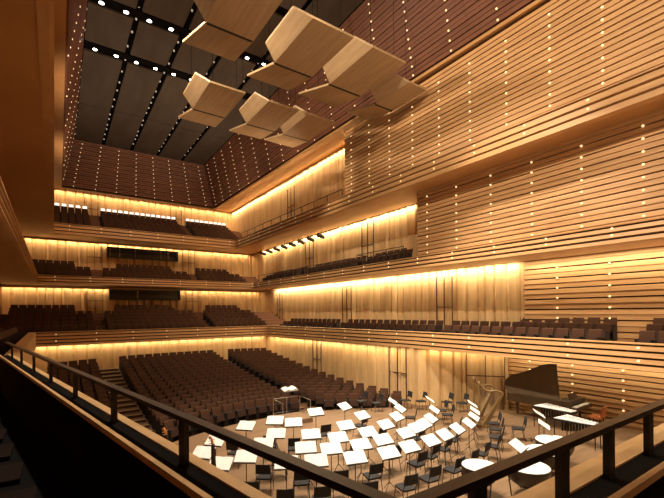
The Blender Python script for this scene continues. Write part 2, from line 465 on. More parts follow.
# railing
rail = empty('balcony_railing', (.87, .885, ZL))
def loc(p): return (p[0]-.87, p[1]-.885, p[2]-ZL)
ra = Vector((.87, .885)); rb = Vector((-.95, 11.2)); ZT = E-.60
m = MB(); m.sweep([(9.5-.87, 0), (0, 0), (rb.x-.87, rb.y-.885)], [(-.028, ZT-.03-ZL), (-.028, ZT-ZL), (.028, ZT-ZL), (.028, ZT-.03-ZL)][::-1]); m.build('handrail', M['rail'], rail)
dl = (rb-ra).normalized()
s = 1.55
posts = []
while s < 10.3: posts.append((ra+dl*s, math.atan2(dl.y, dl.x))); s += 1.32
for x in (1.25, 1.88, 2.38, 2.95, 3.55, 4.2, 4.9, 5.6): posts.append((Vector((x, .885)), 0))
for p, a in posts:
    rot = Matrix.Rotation(a, 3, 'Z')
    MB().box(loc((p.x, p.y, (ZL-.012+ZT-.03)/2)), (.075, .03, ZT-.03-ZL+.012), rot).build('post', M['black'], rail)
tag(rail, 'black metal railing with flat posts along the choir balcony ledge', 'railing')

# ------------------------------------------------------------------ bulbs
camv = Vector((0, 0, E))
fwd = Vector((.569, .822, 0)); rgt = Vector((.822, -.569, 0))
def px(p):
    d = Vector(p)-camv; t = d.dot(fwd)
    if t < .3: return None
    u = 332+F*d.dot(rgt)/t; v = 311.5-.009*(u-332)-F*d.z/t
    return u, v, t
vis = []
for b in bulbs:
    q = px(b[0])
    if q and -8 < q[0] < 672 and -8 < q[1] < 506: vis.append((q[2], b))
vis.sort(key=lambda q: q[0])
bm_ = {}
def bulb_mesh(n):
    key = (round(n[0], 1), round(n[1], 1))
    if key not in bm_:
        m = MB(); z = Vector((0, 0, 1)); q = z.rotation_difference(Vector(n)).to_matrix()
        m.lathe([(.045, -.03), (.045, .006), (.033, .022), (.0, .028)], n=8); m.v = [tuple(q @ Vector(p)) for p in m.v]
        bm_[key] = m.mesh('wall_light', M['bulb'])
    return bm_[key]
for d, (p, n, w) in vis[:300]:
    nn = (n[0], n[1], n[2] if len(n) > 2 else 0)
    o = bpy.data.objects.new('wall_light', bulb_mesh(nn)); COL.objects.link(o); o.location = p
    tag(o, 'small round warm light set in the '+w, 'light', 'small lights in the '+w)
if len(vis) > 300:
    m = MB()
    for d, (p, n, w) in vis[300:]:
        nn = Vector((n[0], n[1], n[2] if len(n) > 2 else 0)); q = Vector((0, 0, 1)).rotation_difference(nn).to_matrix()
        t = MB(); t.lathe([(.04, -.03), (.04, .006), (.0, .03)], n=6)
        m.add([q @ Vector(v)+Vector(p) for v in t.v], t.f)
    tag(m.build('wall_light', M['bulb']), 'the many tiny warm lights on the far and upper walls', 'light', 'distant wall lights', 'stuff')

# ------------------------------------------------------------------ auditorium seats
def seat_parts():
    fr = MB()
    fr.box((-.235, .02, .33), (.035, .36, .62)); fr.box((.235, .02, .33), (.035, .36, .62))
    fr.box((0, .12, .16), (.46, .06, .30)); fr.box((-.235, -.02, .655), (.045, .38, .035)); fr.box((.235, -.02, .655), (.045, .38, .035))
    bk = MB(); R = Matrix.Rotation(math.radians(-9), 3, 'X')
    pts = []
    w = .232
    prof = [(-.05, .34), (-.075, .45), (-.05, .62), (-.04, .80), (-.025, .93), (.0, .96), (.045, .955), (.06, .9), (.03, .36)]
    n = len(prof)
    sh = lambda y, z: (y+.16+(z-.4)*.16, z)
    for x, s in ((-w, .92), (-w*.9, 1), (w*.9, 1), (w, .92)):
        for y, z in prof:
            yy, zz = sh(y*s, z); pts.append((x, yy, zz))
    fs = []
    for k in range(3):
        for i in range(n): fs.append((k*n+i, k*n+(i+1) % n, (k+1)*n+(i+1) % n, (k+1)*n+i))
    fs += [tuple(range(n-1, -1, -1)), tuple(range(3*n, 4*n))]
    bk.add(pts, fs)
    # tipped-up seat pad, leaning against the backrest
    st = MB()
    st.hexa([(-.215, -.13, .36), (.215, -.13, .36), (.215, .12, .30), (-.215, .12, .30)],
            [(-.215, -.06, .66), (.215, -.06, .66), (.215, .09, .64), (-.215, .09, .64)])
    return fr, bk, st
fr, bk, st = seat_parts()
seatA = empty('auditorium_seat'); 
bk.build('backrest', M['seatback'], seatA); st.build('seat_pad', M['seat'], seatA); fr.build('frame', M['seatdk'], seatA)
def merged_seat(dark=False):
    m = MB()
    for i, q in enumerate(seat_parts()): m.add(q.v, q.f, (2, 0, 1)[i])
    return m
simple = merged_seat()
simple_mesh = simple.mesh('auditorium_seat', [M['seatback'], M['seat'], M['seatdk']])
used = [False]
def put_seat(x, y, z, rz, label, group):
    if not used[0]:
        o = seatA; used[0] = True; o.location = (x, y, z); o.rotation_euler = (0, 0, rz)
    else: o = dup(seatA, (x, y, z), rz)
    if group.startswith(('lowest', 'middle', 'top')): o.name = 'theatre_chair'
    tag(o, label, 'seat', group)
def put_simple(x, y, z, rz, label, group):
    o = bpy.data.objects.new('theatre_chair', simple_mesh); COL.objects.link(o); o.location = (x, y, z); o.rotation_euler = (0, 0, rz)
    tag(o, label, 'seat', group)
def put_rest(lst, label, group):
    m = MB()
    for (x, y, z, rz) in lst:
        R = Matrix.Rotation(rz, 3, 'Z'); o = len(m.v)
        m.v += [tuple(R @ Vector(p)+Vector((x, y, z))) for p in simple.v]
        m.f += [tuple(i+o for i in f) for f in simple.f]; m.m += simple.m; m.smooth += simple.smooth
    tag(m.build('auditorium_seat', [M['seatback'], M['seat'], M['seatdk']]), label, 'seats', group, 'stuff')

stalls = []
ROWS = 18
for r in range(ROWS):
    t = r/(ROWS-1)
    yc = lerp(18.05, 31.3, t); c = lerp(.075, .012, t)
    for bi, (xa, xb, bn) in enumerate(((-.55, 2.15, 'left'), (3.45, 10.2, 'centre'), (11.3, lerp(15.2, 14.6, t), 'right'))):
        n = int((xb-xa)/.54)
        for k in range(n):
            x = xa+(k+.5)*(xb-xa)/n; y = yc-c*(x-8)**2
            rz = math.atan(2*c*(x-8))*-1
            if y > 15.0: stalls.append((x, y, gz(y), rz, bn, r))
def rowname(r): return 'front row' if r == 0 else ('last row' if r == ROWS-1 else '%s row from the stage' % ORD[r])
m = MB()
for r in range(ROWS):
    t = r/(ROWS-1); yc = lerp(18.05, 31.3, t); c = lerp(.075, .012, t)
    for xa, xb in ((2.2, 3.4), (10.25, 10.95)):
        y = yc-c*((xa+xb)/2-8)**2+.35; z = gz(y)+.05
        m.box(((xa+xb)/2, y, z), (xb-xa, .42, .12)); m.box(((xa+xb)/2, y-.2, z+.065), (xb-xa, .04, .01), mi=1)
struct(m.build('trim_50', [M['carpet'], M['ledge']]), 'steps of the stalls aisles')
stalls.sort(key=lambda s: (Vector(s[:3])-camv).length)
for s in stalls[:300]:
    put_seat(*s[:4], 'brown tip-up seat in the %s of the %s stalls block' % (rowname(s[5]), s[4]), 'seats of the %s stalls block' % s[4])
put_rest([s[:4] for s in stalls[300:]], 'the rearmost brown seats at the back of the stalls', 'rear stalls seats')

bal = []
def far_block(level, yf, zf, rows, rise, blocks):
    for r in range(rows):
        for (xa, xb, xa2, xb2, bn) in blocks:
            if r >= rows-2: xa_, xb_ = xa2, xb2
            else: xa_, xb_ = xa, xb
            n = int(round((xb_-xa_)/.54))
            for k in range(n):
                bal.append((xa_+(k+.5)*(xb_-xa_)/n, yf+r*RUN+.45, zf+r*rise, 0, level, bn, r, rows))
far_block('lowest', 32.6, B1f+.02, 7, .25, ((-3.0, 2.2, -3.0, 1.1, 'left far'), (3.0, 10.0, 3.9, 8.6, 'middle far'), (10.9, 15.6, 11.6, 14.8, 'right far')))
far_block('middle', 37.6, B2f+.02, 5, .30, ((-2.9, 2.3, -2.9, 1.2, 'left far'), (3.2, 10.4, 4.4, 9.2, 'middle far'), (11.3, 15.8, 11.6, 15.0, 'right far')))
far_block('top', 40.2, B3f+.02, 7, .42, ((-2.6, 2.5, -2.6, 2.5, 'left far'), (3.5, 10.8, 3.5, 10.8, 'middle far'), (11.8, 16.5, 11.8, 16.5, 'right far')))
def front_x(path, y):
    for a, b in zip(path, path[1:]):
        if a[0] > 8 and b[0] > 8 and min(a[1], b[1]) <= y <= max(a[1], b[1]):
            return lerp(a[0], b[0], (y-a[1])/(b[1]-a[1]))
    return path[-1][0]
# right-hand side seats, tiers running along y
for (ya, yb, bn, rows) in ((24.2, 31.0, 'farthest right side', 2), (15.1, 23.4, 'second farthest right side', 2), (10.9, 14.5, 'middle right side', 2), (6.6, 10.9, 'second nearest right side', 3), (.4, 5.5, 'nearest right side', 3)):
    n = int((yb-ya)/.56)
    for r in range(rows):
        for k in range(n):
            y = yb-(k+.5)*(yb-ya)/n
            x = front_x(path1, y)+.75+r*.72
            bal.append((x, y, B1f+.22*r+.0, -PI/2, 'lowest', bn, r, rows))
for (ya, yb, bn) in ((16.2, 20.4, 'nearest right side'), (21.3, 28.0, 'middle right side'), (29.2, 36.0, 'farthest right side')):
    n = int((yb-ya)/.56)
    for r in range(2):
        for k in range(n):
            y = yb-(k+.5)*(yb-ya)/n
            if y < 17.4 and r == 1: continue
            bal.append((16.15+.62+r*.72, y, B2f+.22+.28*r, -PI/2, 'middle', bn, r, 2))
# left-hand side of the lowest balcony
for r in range(2):
    for k in range(34):
        y = 12.2+k*.56; bal.append((-1.9-.75*r, y, B1f+.0, PI/2, 'lowest', 'left side', r, 2))
# tiers under the side seats
m = MB(); m.prism([(15.2+1.15, 31.9), (16.6+1.12, 15.5), (16.3+1.1, 4), (16.3+1.1, -5.8), (18.95, -5.8), (18.95, 31.9)], B1f-.1, B1f+.215); struct(m.build('floor', M['balfloor']))
m = MB(); m.prism([(16.36+1.82, 11), (16.36+1.82, -5.8), (18.95, -5.8), (18.95, 11)], B1f+.2, B1f+.435); struct(m.build('floor', M['balfloor']))
m = MB(); m.prism([(16.4, 36.5), (16.4, 16.0), (17.1, 16.3), (18.5, 17.2), (18.5, 36.5)], B2f-.02, B2f+.215); struct(m.build('floor', M['balfloor']))
m = MB(); m.prism([(17.14, 36.5), (17.14, 17.2), (18.5, 17.4), (18.5, 36.5)], B2f+.2, B2f+.495); struct(m.build('floor', M['balfloor']))
bal.sort(key=lambda s: (Vector(s[:3])-camv).length)
nb = 0; rest = {}
for s in bal:
    q = px(s[:3])
    if not q or q[0] < -12 or q[0] > 680: continue
    x, y, z, rz, lv, bn, r, rows = s
    if bn == 'left side': lab = 'dark seat in the %s row along the left side of the lowest balcony' % ('front' if r == 0 else 'back')
    else: lab = 'dark seat in the %s row, %s block, %s balcony' % ('front' if r == 0 else ('back' if r == rows-1 else ORD[r]), bn, lv)
    if nb < 300:
        if nb < 110: put_seat(x, y, z, rz, lab, '%s balcony seats, %s block' % (lv, bn))
        else: put_simple(x, y, z, rz, lab, '%s balcony seats, %s block' % (lv, bn))
        nb += 1
    else: rest.setdefault(lv, []).append(s[:4])
for lv, lst in rest.items():
    put_rest(lst, 'the dark tiered seats at the far end of the %s balcony' % lv, '%s balcony far seats' % lv)
# white covers on the last top balcony row, glow added to look brightly lit
m = MB(); m.hexa([(-.20, .30, .92), (.20, .30, .92), (.20, .42, .92), (-.20, .42, .92)], [(-.17, .26, 1.20), (.17, .26, 1.20), (.17, .34, 1.22), (-.17, .34, 1.22)]); cov = m.mesh('glowing_cover', M['added_glow'])
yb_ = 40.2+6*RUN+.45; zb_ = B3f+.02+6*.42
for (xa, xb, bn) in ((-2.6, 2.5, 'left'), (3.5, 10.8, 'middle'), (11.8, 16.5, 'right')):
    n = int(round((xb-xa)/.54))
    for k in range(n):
        o = bpy.data.objects.new('glowing_cover', cov); COL.objects.link(o); o.location = (xa+(k+.5)*(xb-xa)/n, yb_, zb_)
        tag(o, 'white cover with added glow, %s from the left behind the top balcony, %s block' % (ORD[k], bn), 'light', 'white covers with added glow along the back row of the top balcony')

# ------------------------------------------------------------------ rails on the side balconies
def rail_run(pts, h, step, r, label, name='balcony_railing'):
    root = empty(name, pts[0]); o = Vector(pts[0]); P = [Vector(p)-o for p in pts]
    MB().tube([p+Vector((0, 0, h)) for p in P], r, 6).build('handrail', M['rail'], root)
    if h > .7: MB().tube([p+Vector((0, 0, h*.5)) for p in P], r*.6, 5).build('middle_rail', M['rail'], root)
    for a, b in zip(P, P[1:]):
        n = max(1, int((b-a).length/step))
        for i in range(n+1):
            if i == n and b != P[-1]: continue
            q = a.lerp(b, i/n); MB().tube([q, q+Vector((0, 0, h))], r*.9, 5).build('post', M['rail'], root)
    tag(root, label, 'railing', 'thin railings on the side balconies'); return root
rail_run([(15.6, 21.2, B3t), (15.52, 38.8, B3t)], .62, 1.7, .03, 'thin dark railing along the right side of the top balcony')
rail_run([(16.32, 16.3, B2t), (16.30, 20.6, B2t), (17.2, 20.6, B2t)], .75, 1.4, .028, 'thin railing round the nearest seat box of the middle balcony')
rail_run([(16.32, 21.2, B2t), (16.27, 28.2, B2t)], .62, 1.4, .026, 'thin railing in front of the second seat box of the middle balcony')
rail_run([(16.27, 29.2, B2t), (16.24, 36.2, B2t)], .62, 1.4, .026, 'thin railing in front of the farthest side seats of the middle balcony')

# ------------------------------------------------------------------ doors in the fluted walls
dn = 0
def door(p, d, z0, w, h, n):
    """dark jointed double door in a wall at p, width along d, facing n"""
    global dn; dn += 1
    d = Vector(d).normalized(); n = Vector(n).normalized(); p = Vector(p)
    root = empty('door_%d' % dn, (p.x, p.y, z0)); root['kind'] = 'structure'
    rot = Matrix(((d.x, n.x, 0), (d.y, n.y, 0), (0, 0, 1)))
    lq = -n*.14
    MB().box((lq.x, lq.y, h/2), (w, .06, h), rot).build('leaf', M['curtain'], root)
    for s in (-.5, 0, .5):
        q = d*w*s+n*.045
        MB().box((q.x, q.y, h/2), (.035, .06, h), rot).build('joint', M['doorline'], root)
    q = n*.045
    MB().box((q.x, q.y, h*.52), (w, .05, .045), rot).build('crossbar', M['doorline'], root)
for y in (15.4, 25.0, 36.5): door((XR1-.22, y, 0), (0, -1, 0), B1f, 1.15, 3.75, (-1, 0, 0))
for y in (21.9, 29.9): door((XR2-.22, y, 0), (0, -1, 0), B2f+.4, 1.3, 3.6, (-1, 0, 0))
door((16.38, 16.9, 0), (.085, -1, 0), -.2, 1.3, 3.05, (-1, -.085, 0)); door((15.75, 24.7, 0), (.085, -1, 0), 0, 1.0, 2.85, (-1, -.085, 0))
door((18.75, 12.72, 0), (.62, -.785, 0), 0, 1.9, 2.85, (-.785, -.62, 0))
door((XR3-.2, 32.7, 0), (0, -1, 0), B3f+1.2, 1.3, 3.6, (-1, 0, 0))
for x in (2.7, 11.2):
    door((x, YF1-.2, 0), (1, 0, 0), B1f+1.8, 1.2, 2.1, (0, -1, 0)); door((x+.1, YF2-.2, 0), (1, 0, 0), B2f+1.5, 1.2, 2.5, (0, -1, 0))
    door((x+.2, YF3-.2, 0), (1, 0, 0), B3f+2.9, 1.2, 2.4, (0, -1, 0))
# control room windows
for n, (x0, x1, y, z0, z1) in enumerate(((3.9, 9.9, YF1-.3, E+1.30, E+2.15), (3.9, 10.1, YF2-.3, E+5.35, E+6.25))):
    f = MB(); w = x1-x0
    f.box(((x0+x1)/2, y, z1), (w+.2, .35, .12)); f.box(((x0+x1)/2, y, z0), (w+.2, .35, .10))
    f.box((x0-.05, y, (z0+z1)/2), (.1, .35, z1-z0)); f.box((x1+.05, y, (z0+z1)/2), (.1, .35, z1-z0))
    o = struct(f.build('window_%d' % (n+1), M['black']), 'long dark control room window in the far wall')
    MB().box(((x0+x1)/2, y+.1, (z0+z1)/2), (w, .04, z1-z0)).build('pane', M['glass'], o)
    MB().box(((x0+x1)/2, y-.05, lerp(z0, z1, .62)), (w, .10, .09)).build('blind', M['seatdk'], o)

# ------------------------------------------------------------------ black stage spotlights on the right wall
proto = None
for i in range(8):
    y = 26.4+i*1.55
    if proto is None:
        r = empty('wall_spotlight', (17.3, y, B3b+.02)); proto = r
        MB().tube([(0, 0, 0), (0, 0, -.42)], .02, 6).build('hanger', M['black'], r)
        b_ = MB(); q = Matrix.Rotation(math.radians(-75), 3, 'Y') @ Matrix.Rotation(math.radians(0), 3, 'Z')
        t_ = MB().lathe([(.09, -.32), (.15, -.28), (.16, .18), (.19, .32), (.17, .32)], n=12)
        b_.add([q @ Vector(v)+Vector((-.02, 0, -.60)) for v in t_.v], t_.f); b_.build('barrel', M['black'], r)
        MB().box((0, 0, -.50), (.05, .40, .05)).build('yoke', M['black'], r)
    else: r = dup(proto, (17.3, y, B3b+.02))
    tag(r, 'black theatre spotlight under the top balcony, %s from the right' % ORD[i], 'spotlight', 'row of black spotlights under the top balcony')

# ------------------------------------------------------------------ acoustic reflectors
refl = None
def reflector(x, y, z, L1, L2, w, up, label):
    r = empty('acoustic_reflector', (x, y, z)); th = .10
    a = MB(); a.hexa([(0, 0, 0), (0, L1, 0), (w, L1, 0), (w, 0, 0)][::-1], [(0, 0, th), (0, L1, th), (w, L1, th), (w, 0, th)][::-1]); a.build('near_panel', M['reflector'], r)
    c = MB(); q = [(0, L1+.14, 0), (-.15, L1+L2, up), (w+.25, L1+L2, up), (w, L1+.14, 0)]
    c.hexa(q[::-1], [(p[0], p[1], p[2]+th) for p in q][::-1]); c.build('far_panel', M['reflector'], r)
    # cheek on the left side that folds upwards
    d = MB(); q = [(0, 0, 0), (-.55, .6, .55), (-.55, L1-.2, .55), (0, L1, 0)]
    d.hexa(q[::-1], [(p[0], p[1], p[2]+th) for p in q][::-1]); d.build('side_panel', M['reflector'], r)
    MB().box((w/2, L1+.07, .03), (w*.96, .14, .05)).build('slot', M['black'], r)
    for px_, py_ in ((.3, .5), (w-.3, .5), (.3, L1+L2-1.35), (w-.3, L1+L2-1.35)):
        zb0 = up*max(0, (py_-L1)/L2)+th if py_ > L1 else th
        MB().tube([(px_, py_, zb0-.02), (px_, py_, ZC-z+.3)], .012, 4).build('cable', M['gap'], r)
    tag(r, label, 'acoustic reflector', 'wooden acoustic reflectors under the ceiling'); return r
ZRf = E+11.6
for x, nm in ((4.9, 'leftmost of the nearer row'), (8.35, 'middle one of the nearer row'), (11.45, 'right one of the nearer row')):
    reflector(x, 12.4 if x < 5 else 13.2, ZRf, 3.35, 2.9, 2.05, .75, 'folded pale wood acoustic reflector, '+nm)
reflector(14.1, 13.6, ZRf-.5, 2.4, 2.4, 1.25, .5, 'folded pale wood acoustic reflector beside the upper slatted wall')
for x, nm in ((6.35, 'left one of the farther row'), (9.6, 'middle one of the farther row'), (12.15, 'right one of the farther row')):
    reflector(x, 19.8, ZRf, 3.1, 2.6, 1.9, .5, 'folded wood acoustic reflector, '+nm)

# ------------------------------------------------------------------ orchestra: music stands, sheets, chairs
POD = Vector((8.75, 15.95))
stand_px = [(315, 411.6), (344, 406), (361.5, 415), (345, 425), (310, 433.7), (337, 437), (367, 431.5), (385, 424), (396, 416), (392, 401),
 (399.5, 408), (382, 439), (330, 448), (359.7, 444), (354, 457), (387.7, 452), (408.5, 446), (405, 432.5), (415.7, 427), (304.5, 447), (315, 460),
 (429, 399), (433.5, 409), (430, 417.6), (423.5, 423), (430, 439.7), (444, 434), (456.4, 428), (468, 422.5), (473, 416), (474, 410), (471.5, 403.5),
 (517, 445), (538, 413), (543, 424), (245, 425.3), (274, 420), (292.6, 422), (275, 433), (262, 443), (285, 462), (214.5, 440), (202, 452), (219, 463), (245, 456)]
def mk_stand():
    r = empty('music_stand')
    # local -y faces the player
    d = MB(); R = Matrix.Rotation(math.radians(32), 3, 'X')
    d.box((0, 0, 1.10), (.60, .42, .012)); d.v = [tuple(R @ (Vector(v)-Vector((0, 0, 1.10)))+Vector((0, 0, 1.10))) for v in d.v]
    q = R @ Vector((0, -.21, .02))+Vector((0, 0, 1.10)); d.box(tuple(q), (.60, .02, .05), R)
    d.build('desk', M['black'], r)
    MB().tube([(0, 0, .25), (0, 0, 1.09)], .013, 6).build('pole', M['black'], r)
    for k in range(3):
        a = PI/2+k*2*PI/3
        MB().tube([(0, 0, .30), (math.cos(a)*.28, math.sin(a)*.28, .01)], .009, 5).build('leg', M['black'], r)
    return r
def sheet_mesh():
    R = Matrix.Rotation(math.radians(32), 3, 'X'); m = MB()
    for s in (-1, 1):
        pts = []
        for i in range(5):
            x = s*.30*i/4; z = .012+.020*math.sin(PI*min(1, i/4*1.1))
            pts += [(x, -.195, z), (x, .205, z)]
        top = [R @ Vector(p)+Vector((0, 0, 1.10)) for p in pts]; bot = [R @ Vector((p[0], p[1], .009))+Vector((0, 0, 1.10)) for p in pts]
        vs = top+bot; fs = []
        for i in range(4):
            a = (2*i, 2*i+1, 2*i+3, 2*i+2); b_ = tuple(j+10 for j in a)
            fs += [a if s < 0 else a[::-1], b_[::-1] if s < 0 else b_]
            fs += [(2*i, 2*i+2, 12+2*i, 10+2*i), (2*i+1, 11+2*i, 13+2*i, 2*i+3)]
        fs.append((8, 9, 19, 18))
        m.add(vs, fs)
    return m.mesh('sheet_music', M['paper'])
def mk_chair():
    r = empty('orchestra_chair')
    # faces +y (towards the desk)
    s = MB(); s.prism([(-.21, -.18), (-.19, .20), (-.12, .225), (.12, .225), (.19, .20), (.21, -.18), (.15, -.21), (-.15, -.21)], .43, .475); s.build('seat', M['chair'], r)
    b_ = MB(); 
    for i in range(4):
        x0 = -.2+i*.1; x1 = x0+.1; f = lambda x: -.25+.6*x*x
        b_.hexa([(x0, f(x0), .60), (x1, f(x1), .60), (x1, f(x1)+.025, .60), (x0, f(x0)+.025, .60)],
                [(x0, f(x0)-.06, .88), (x1, f(x1)-.06, .88), (x1, f(x1)-.035, .88), (x0, f(x0)-.035, .88)])
    b_.build('backrest', M['chair'], r)
    for x in (-.19, .19):
        MB().tube([(x, -.16, .44), (x*1.05, -.24, .62), (x*1.0, -.28, .86)], .011, 5).build('back_post', M['black'], r)
        MB().tube([(x, .17, .44), (x*1.08, .21, .01)], .011, 5).build('leg', M['black'], r)
        MB().tube([(x, -.15, .44), (x*1.08, -.23, .01)], .011, 5).build('leg', M['black'], r)
    return r
st0 = mk_stand(); ch0 = mk_chair(); shm = sheet_mesh()
items = []
for (u, v) in stand_px:
    x, y = at(u, v, E-1.12); items.append((x, y))
def arc_of(p): 
    d = (Vector(p)-POD).length
    return 0 if d < 2.2 else 1 if d < 3.8 else 2 if d < 5.4 else 3 if d < 7 else 4
arcs = {}
for p in items: arcs.setdefault(arc_of(p), []).append(p)
arcn = ['arc nearest the podium', 'second arc from podium', 'third arc from podium', 'fourth arc from podium', 'outermost arc']
fs_, fc_ = [True], [True]
nochair = [items[stand_px.index(q)] for q in ((517, 445), (538, 413), (543, 424))]
taken = list(items); chairs = []
block = [at(482, 419, E), at(489, 427, E), at(209, 437, E-2.0), at(553.5, 440, E-.82), at(540, 451, E-.82), at(524, 462, E-.82), at(484, 466, E-.82), tuple(POD)]
def free(q, r=.45): return all((Vector(q)-Vector(t)).length > r for t in taken) and all((Vector(q)-Vector(t)).length > .56 for t in chairs) and all((Vector(q)-Vector(t)).length > .95 for t in block)
for a in sorted(arcs):
    L = sorted(arcs[a], key=lambda p: (px((p[0], p[1], 1)) or (0,))[0])
    for j, p in enumerate(L):
        d = (POD-Vector(p)); d.normalize(); rz = math.atan2(d.y, d.x)-PI/2
        where = '%s from the left in the %s' % (ORD[j], arcn[a])
        if fs_[0]: s = st0; fs_[0] = False; s.location = (p[0], p[1], 0); s.rotation_euler = (0, 0, rz)
        else: s = dup(st0, (p[0], p[1], 0), rz)
        tag(s, 'black music stand, '+where, 'music stand', 'orchestra music stands')
        o = bpy.data.objects.new('sheet_music', shm); COL.objects.link(o); o.location = (p[0], p[1], 0); o.rotation_euler = (0, 0, rz)
        tag(o, 'white sheet music on the stand %s' % where, 'sheet music', 'sheet music on the stands')
        if p in nochair: continue
        for dist in (.75, .85, .68, .95):
            q = Vector(p)-d*dist
            for side in (0, .2, -.2, .4, -.4):
                q2 = q+Vector((-d.y, d.x))*side
                if free(q2): break
            else: continue
            chairs.append(tuple(q2))
            if fc_[0]: c = ch0; fc_[0] = False; c.location = (q2.x, q2.y, 0); c.rotation_euler = (0, 0, rz)
            else: c = dup(ch0, (q2.x, q2.y, 0), rz)
            tag(c, 'black chair at the music stand %s' % where, 'chair', 'black orchestra chairs')
            break
extra = [(446, 403, 'by the fluted wall behind the rear stands'), (461, 404, 'by the fluted wall left of the harps'), (420, 402, 'against the fluted wall near the stalls'), (504, 432, 'alone to the right of the harps'), (494, 446, 'between the harps and the kettledrums'),
         (405, 401, 'left of the rear stands, next to the stalls'), (376, 404, 'between the podium and the right stalls block'), (361, 402, 'just right of the podium by the stalls'), (478, 452, 'in front of the harps, left of the kettledrums'), (440, 412, 'in the gap before the fluted wall')]
for (u, v, w) in extra:
    x, y = at(u, v+8, E)
    if not free((x, y), .5): 
        x += .4; y -= .3
        if not free((x, y), .4): continue
    d = POD-Vector((x, y)); d.normalize(); c = dup(ch0, (x, y, 0), math.atan2(d.y, d.x)-PI/2); chairs.append((x, y))
    tag(c, 'black orchestra chair '+w, 'chair', 'black orchestra chairs')

# conductor's podium
r = empty('conductor_podium', (POD.x, POD.y, 0), math.radians(-4))
MB().box((0, 0, .10), (1.5, 1.3, .20)).build('platform', M['stage'], r)
cage = MB(); w, dd, h = .68, .55, .98
cc = [(-w, -dd), (-w, dd), (w, dd), (w, -dd)]
for x, y in cc: MB().tube([(x, y, .20), (x, y, h)], .016, 6).build('post', M['steel'], r)
MB().tube([(0, dd, .20), (0, dd, h)], .012, 6).build('post', M['steel'], r)
MB().tube([(x, y, h) for x, y in cc], .02, 6).build('top_rail', M['steel'], r)
MB().tube([(x, y, .32) for x, y in cc], .012, 6).build('lower_rail', M['steel'], r)
tag(r, 'conductor podium with a thin metal railing on three sides', 'podium')
r = empty('conductor_stand', (POD.x+.45, POD.y+1.0, 0))
MB().tube([(0, 0, .03), (0, 0, 1.20)], .02, 8).build('pole', M['black'], r)
MB().box((0, 0, 1.21), (.85, .5, .02), Matrix.Rotation(.25, 3, 'X')).build('desk', M['black'], r)
MB().lathe([(.26, 0), (.26, .02), (.03, .05)], n=14).build('base', M['black'], r)
tag(r, 'conductor stand with a wide desk behind the podium railing', 'music stand')
m = MB(); R = Matrix.Rotation(.25, 3, 'X')
for s in (-1, 1):
    for i in range(5):
        xa, xb = s*.38*i/5, s*.38*(i+1)/5; z = lambda t: .03+.09*math.sin(PI*min(1, abs(t)/.38*.9+.05))
        q = [(xa, -.2), (xb, -.2), (xb, .2), (xa, .2)]
        m.hexa([tuple(R @ Vector((a, b, .015))+Vector((0, 0, 1.21))) for a, b in q][::s], [tuple(R @ Vector((a, b, z(a)))+Vector((0, 0, 1.21))) for a, b in q][::s])
o = m.build('open_score', M['white']); o.location = (POD.x+.45, POD.y+1.0, 0); tag(o, 'thick open score lying on the conductor stand', 'score')

# ------------------------------------------------------------------ grand piano
def grand_piano(x, y, rz):
    r = empty('grand_piano', (x, y, 0), rz)
    # local: keyboard end at y=0, tail at +y; straight side at x=-.78, curved side at +x
    def outline(k=1.0):
        pts = [(-.76, 0), (-.76, 2.42), (-.68, 2.68), (-.46, 2.82), (-.18, 2.78), (.04, 2.58), (.16, 2.28), (.28, 1.98), (.46, 1.64), (.64, 1.32), (.74, 1.0), (.76, 0)]
        return pts
    o_ = outline()
    MB().prism(o_, .62, .98).build('case', M['piano'], r)
    MB().prism([(-.70, .45), (-.70, 2.3), (-.5, 2.65), (-.2, 2.45), (.1, 1.9), (.6, 1.2), (.68, .45)], .975, .99).build('soundboard', M['gilt'], r)
    kb = MB(); kb.box((0, -.12, .72), (1.50, .30, .14)); kb.build('key_bed', M['piano'], r)
    MB().box((0, -.14, .80), (1.24, .16, .025)).build('keys', M['white'], r)
    MB().box((0, .18, 1.12), (.75, .03, .26), Matrix.Rotation(-.3, 3, 'X')).build('music_desk', M['piano'], r)
    # lid hinged on the straight side, raised
    lid = MB(); ang = math.radians(70)
    A = []
    for (a, b) in o_:
        if b < .35: b = .35+(.35 if a > 0 else 0)
        A.append((a, b))
    def up(a, b, t):
        d = a+.76; return (-.76+d*math.cos(ang)-t*math.sin(ang), b, 1.0+d*math.sin(ang)+t*math.cos(ang))
    poly = A
    n = len(poly)
    lid.hexa([up(a, b, 0) for a, b in poly][::-1], [up(a, b, .03) for a, b in poly][::-1]); lid.build('lid', M['lid'], r)
    MB().hexa([(-.76, -.02, .98), (.76, -.02, .98), (.76, .33, .98), (-.76, .33, .98)], [(-.76, -.02, 1.01), (.76, -.02, 1.01), (.76, .33, 1.01), (-.76, .33, 1.01)]).build('front_lid', M['piano'], r)
    MB().tube([(.60, 1.0, .98), up(1.2-.76, 1.0, 0)], .015, 6).build('lid_prop', M['ebony'], r)
    for (a, b) in ((-.62, .15), (.62, .15), (-.40, 2.35)):
        MB().lathe([(.035, 0), (.045, .05), (.05, .12), (.055, .35), (.085, .55), (.085, .63)], (a, b, 0), 10).build('leg', M['piano'], r)
    ly = MB(); ly.box((-.10, .22, .38), (.04, .05, .5)); ly.box((.10, .22, .38), (.04, .05, .5)); ly.box((0, .20, .13), (.30, .12, .05)); ly.build('pedal_lyre', M['piano'], r)
    tag(r, 'dark brown concert grand piano with its lid raised', 'piano'); return r
grand_piano(18.6, 8.1, math.radians(2)).scale = (1.05, 1.05, 1.05)
r = empty('piano_chair', (18.5, 7.32, 0), math.radians(4))
MB().prism([(-.24, -.22), (-.24, .22), (.24, .22), (.24, -.22)], .46, .54).build('seat', M['orange'], r)
b_ = MB()
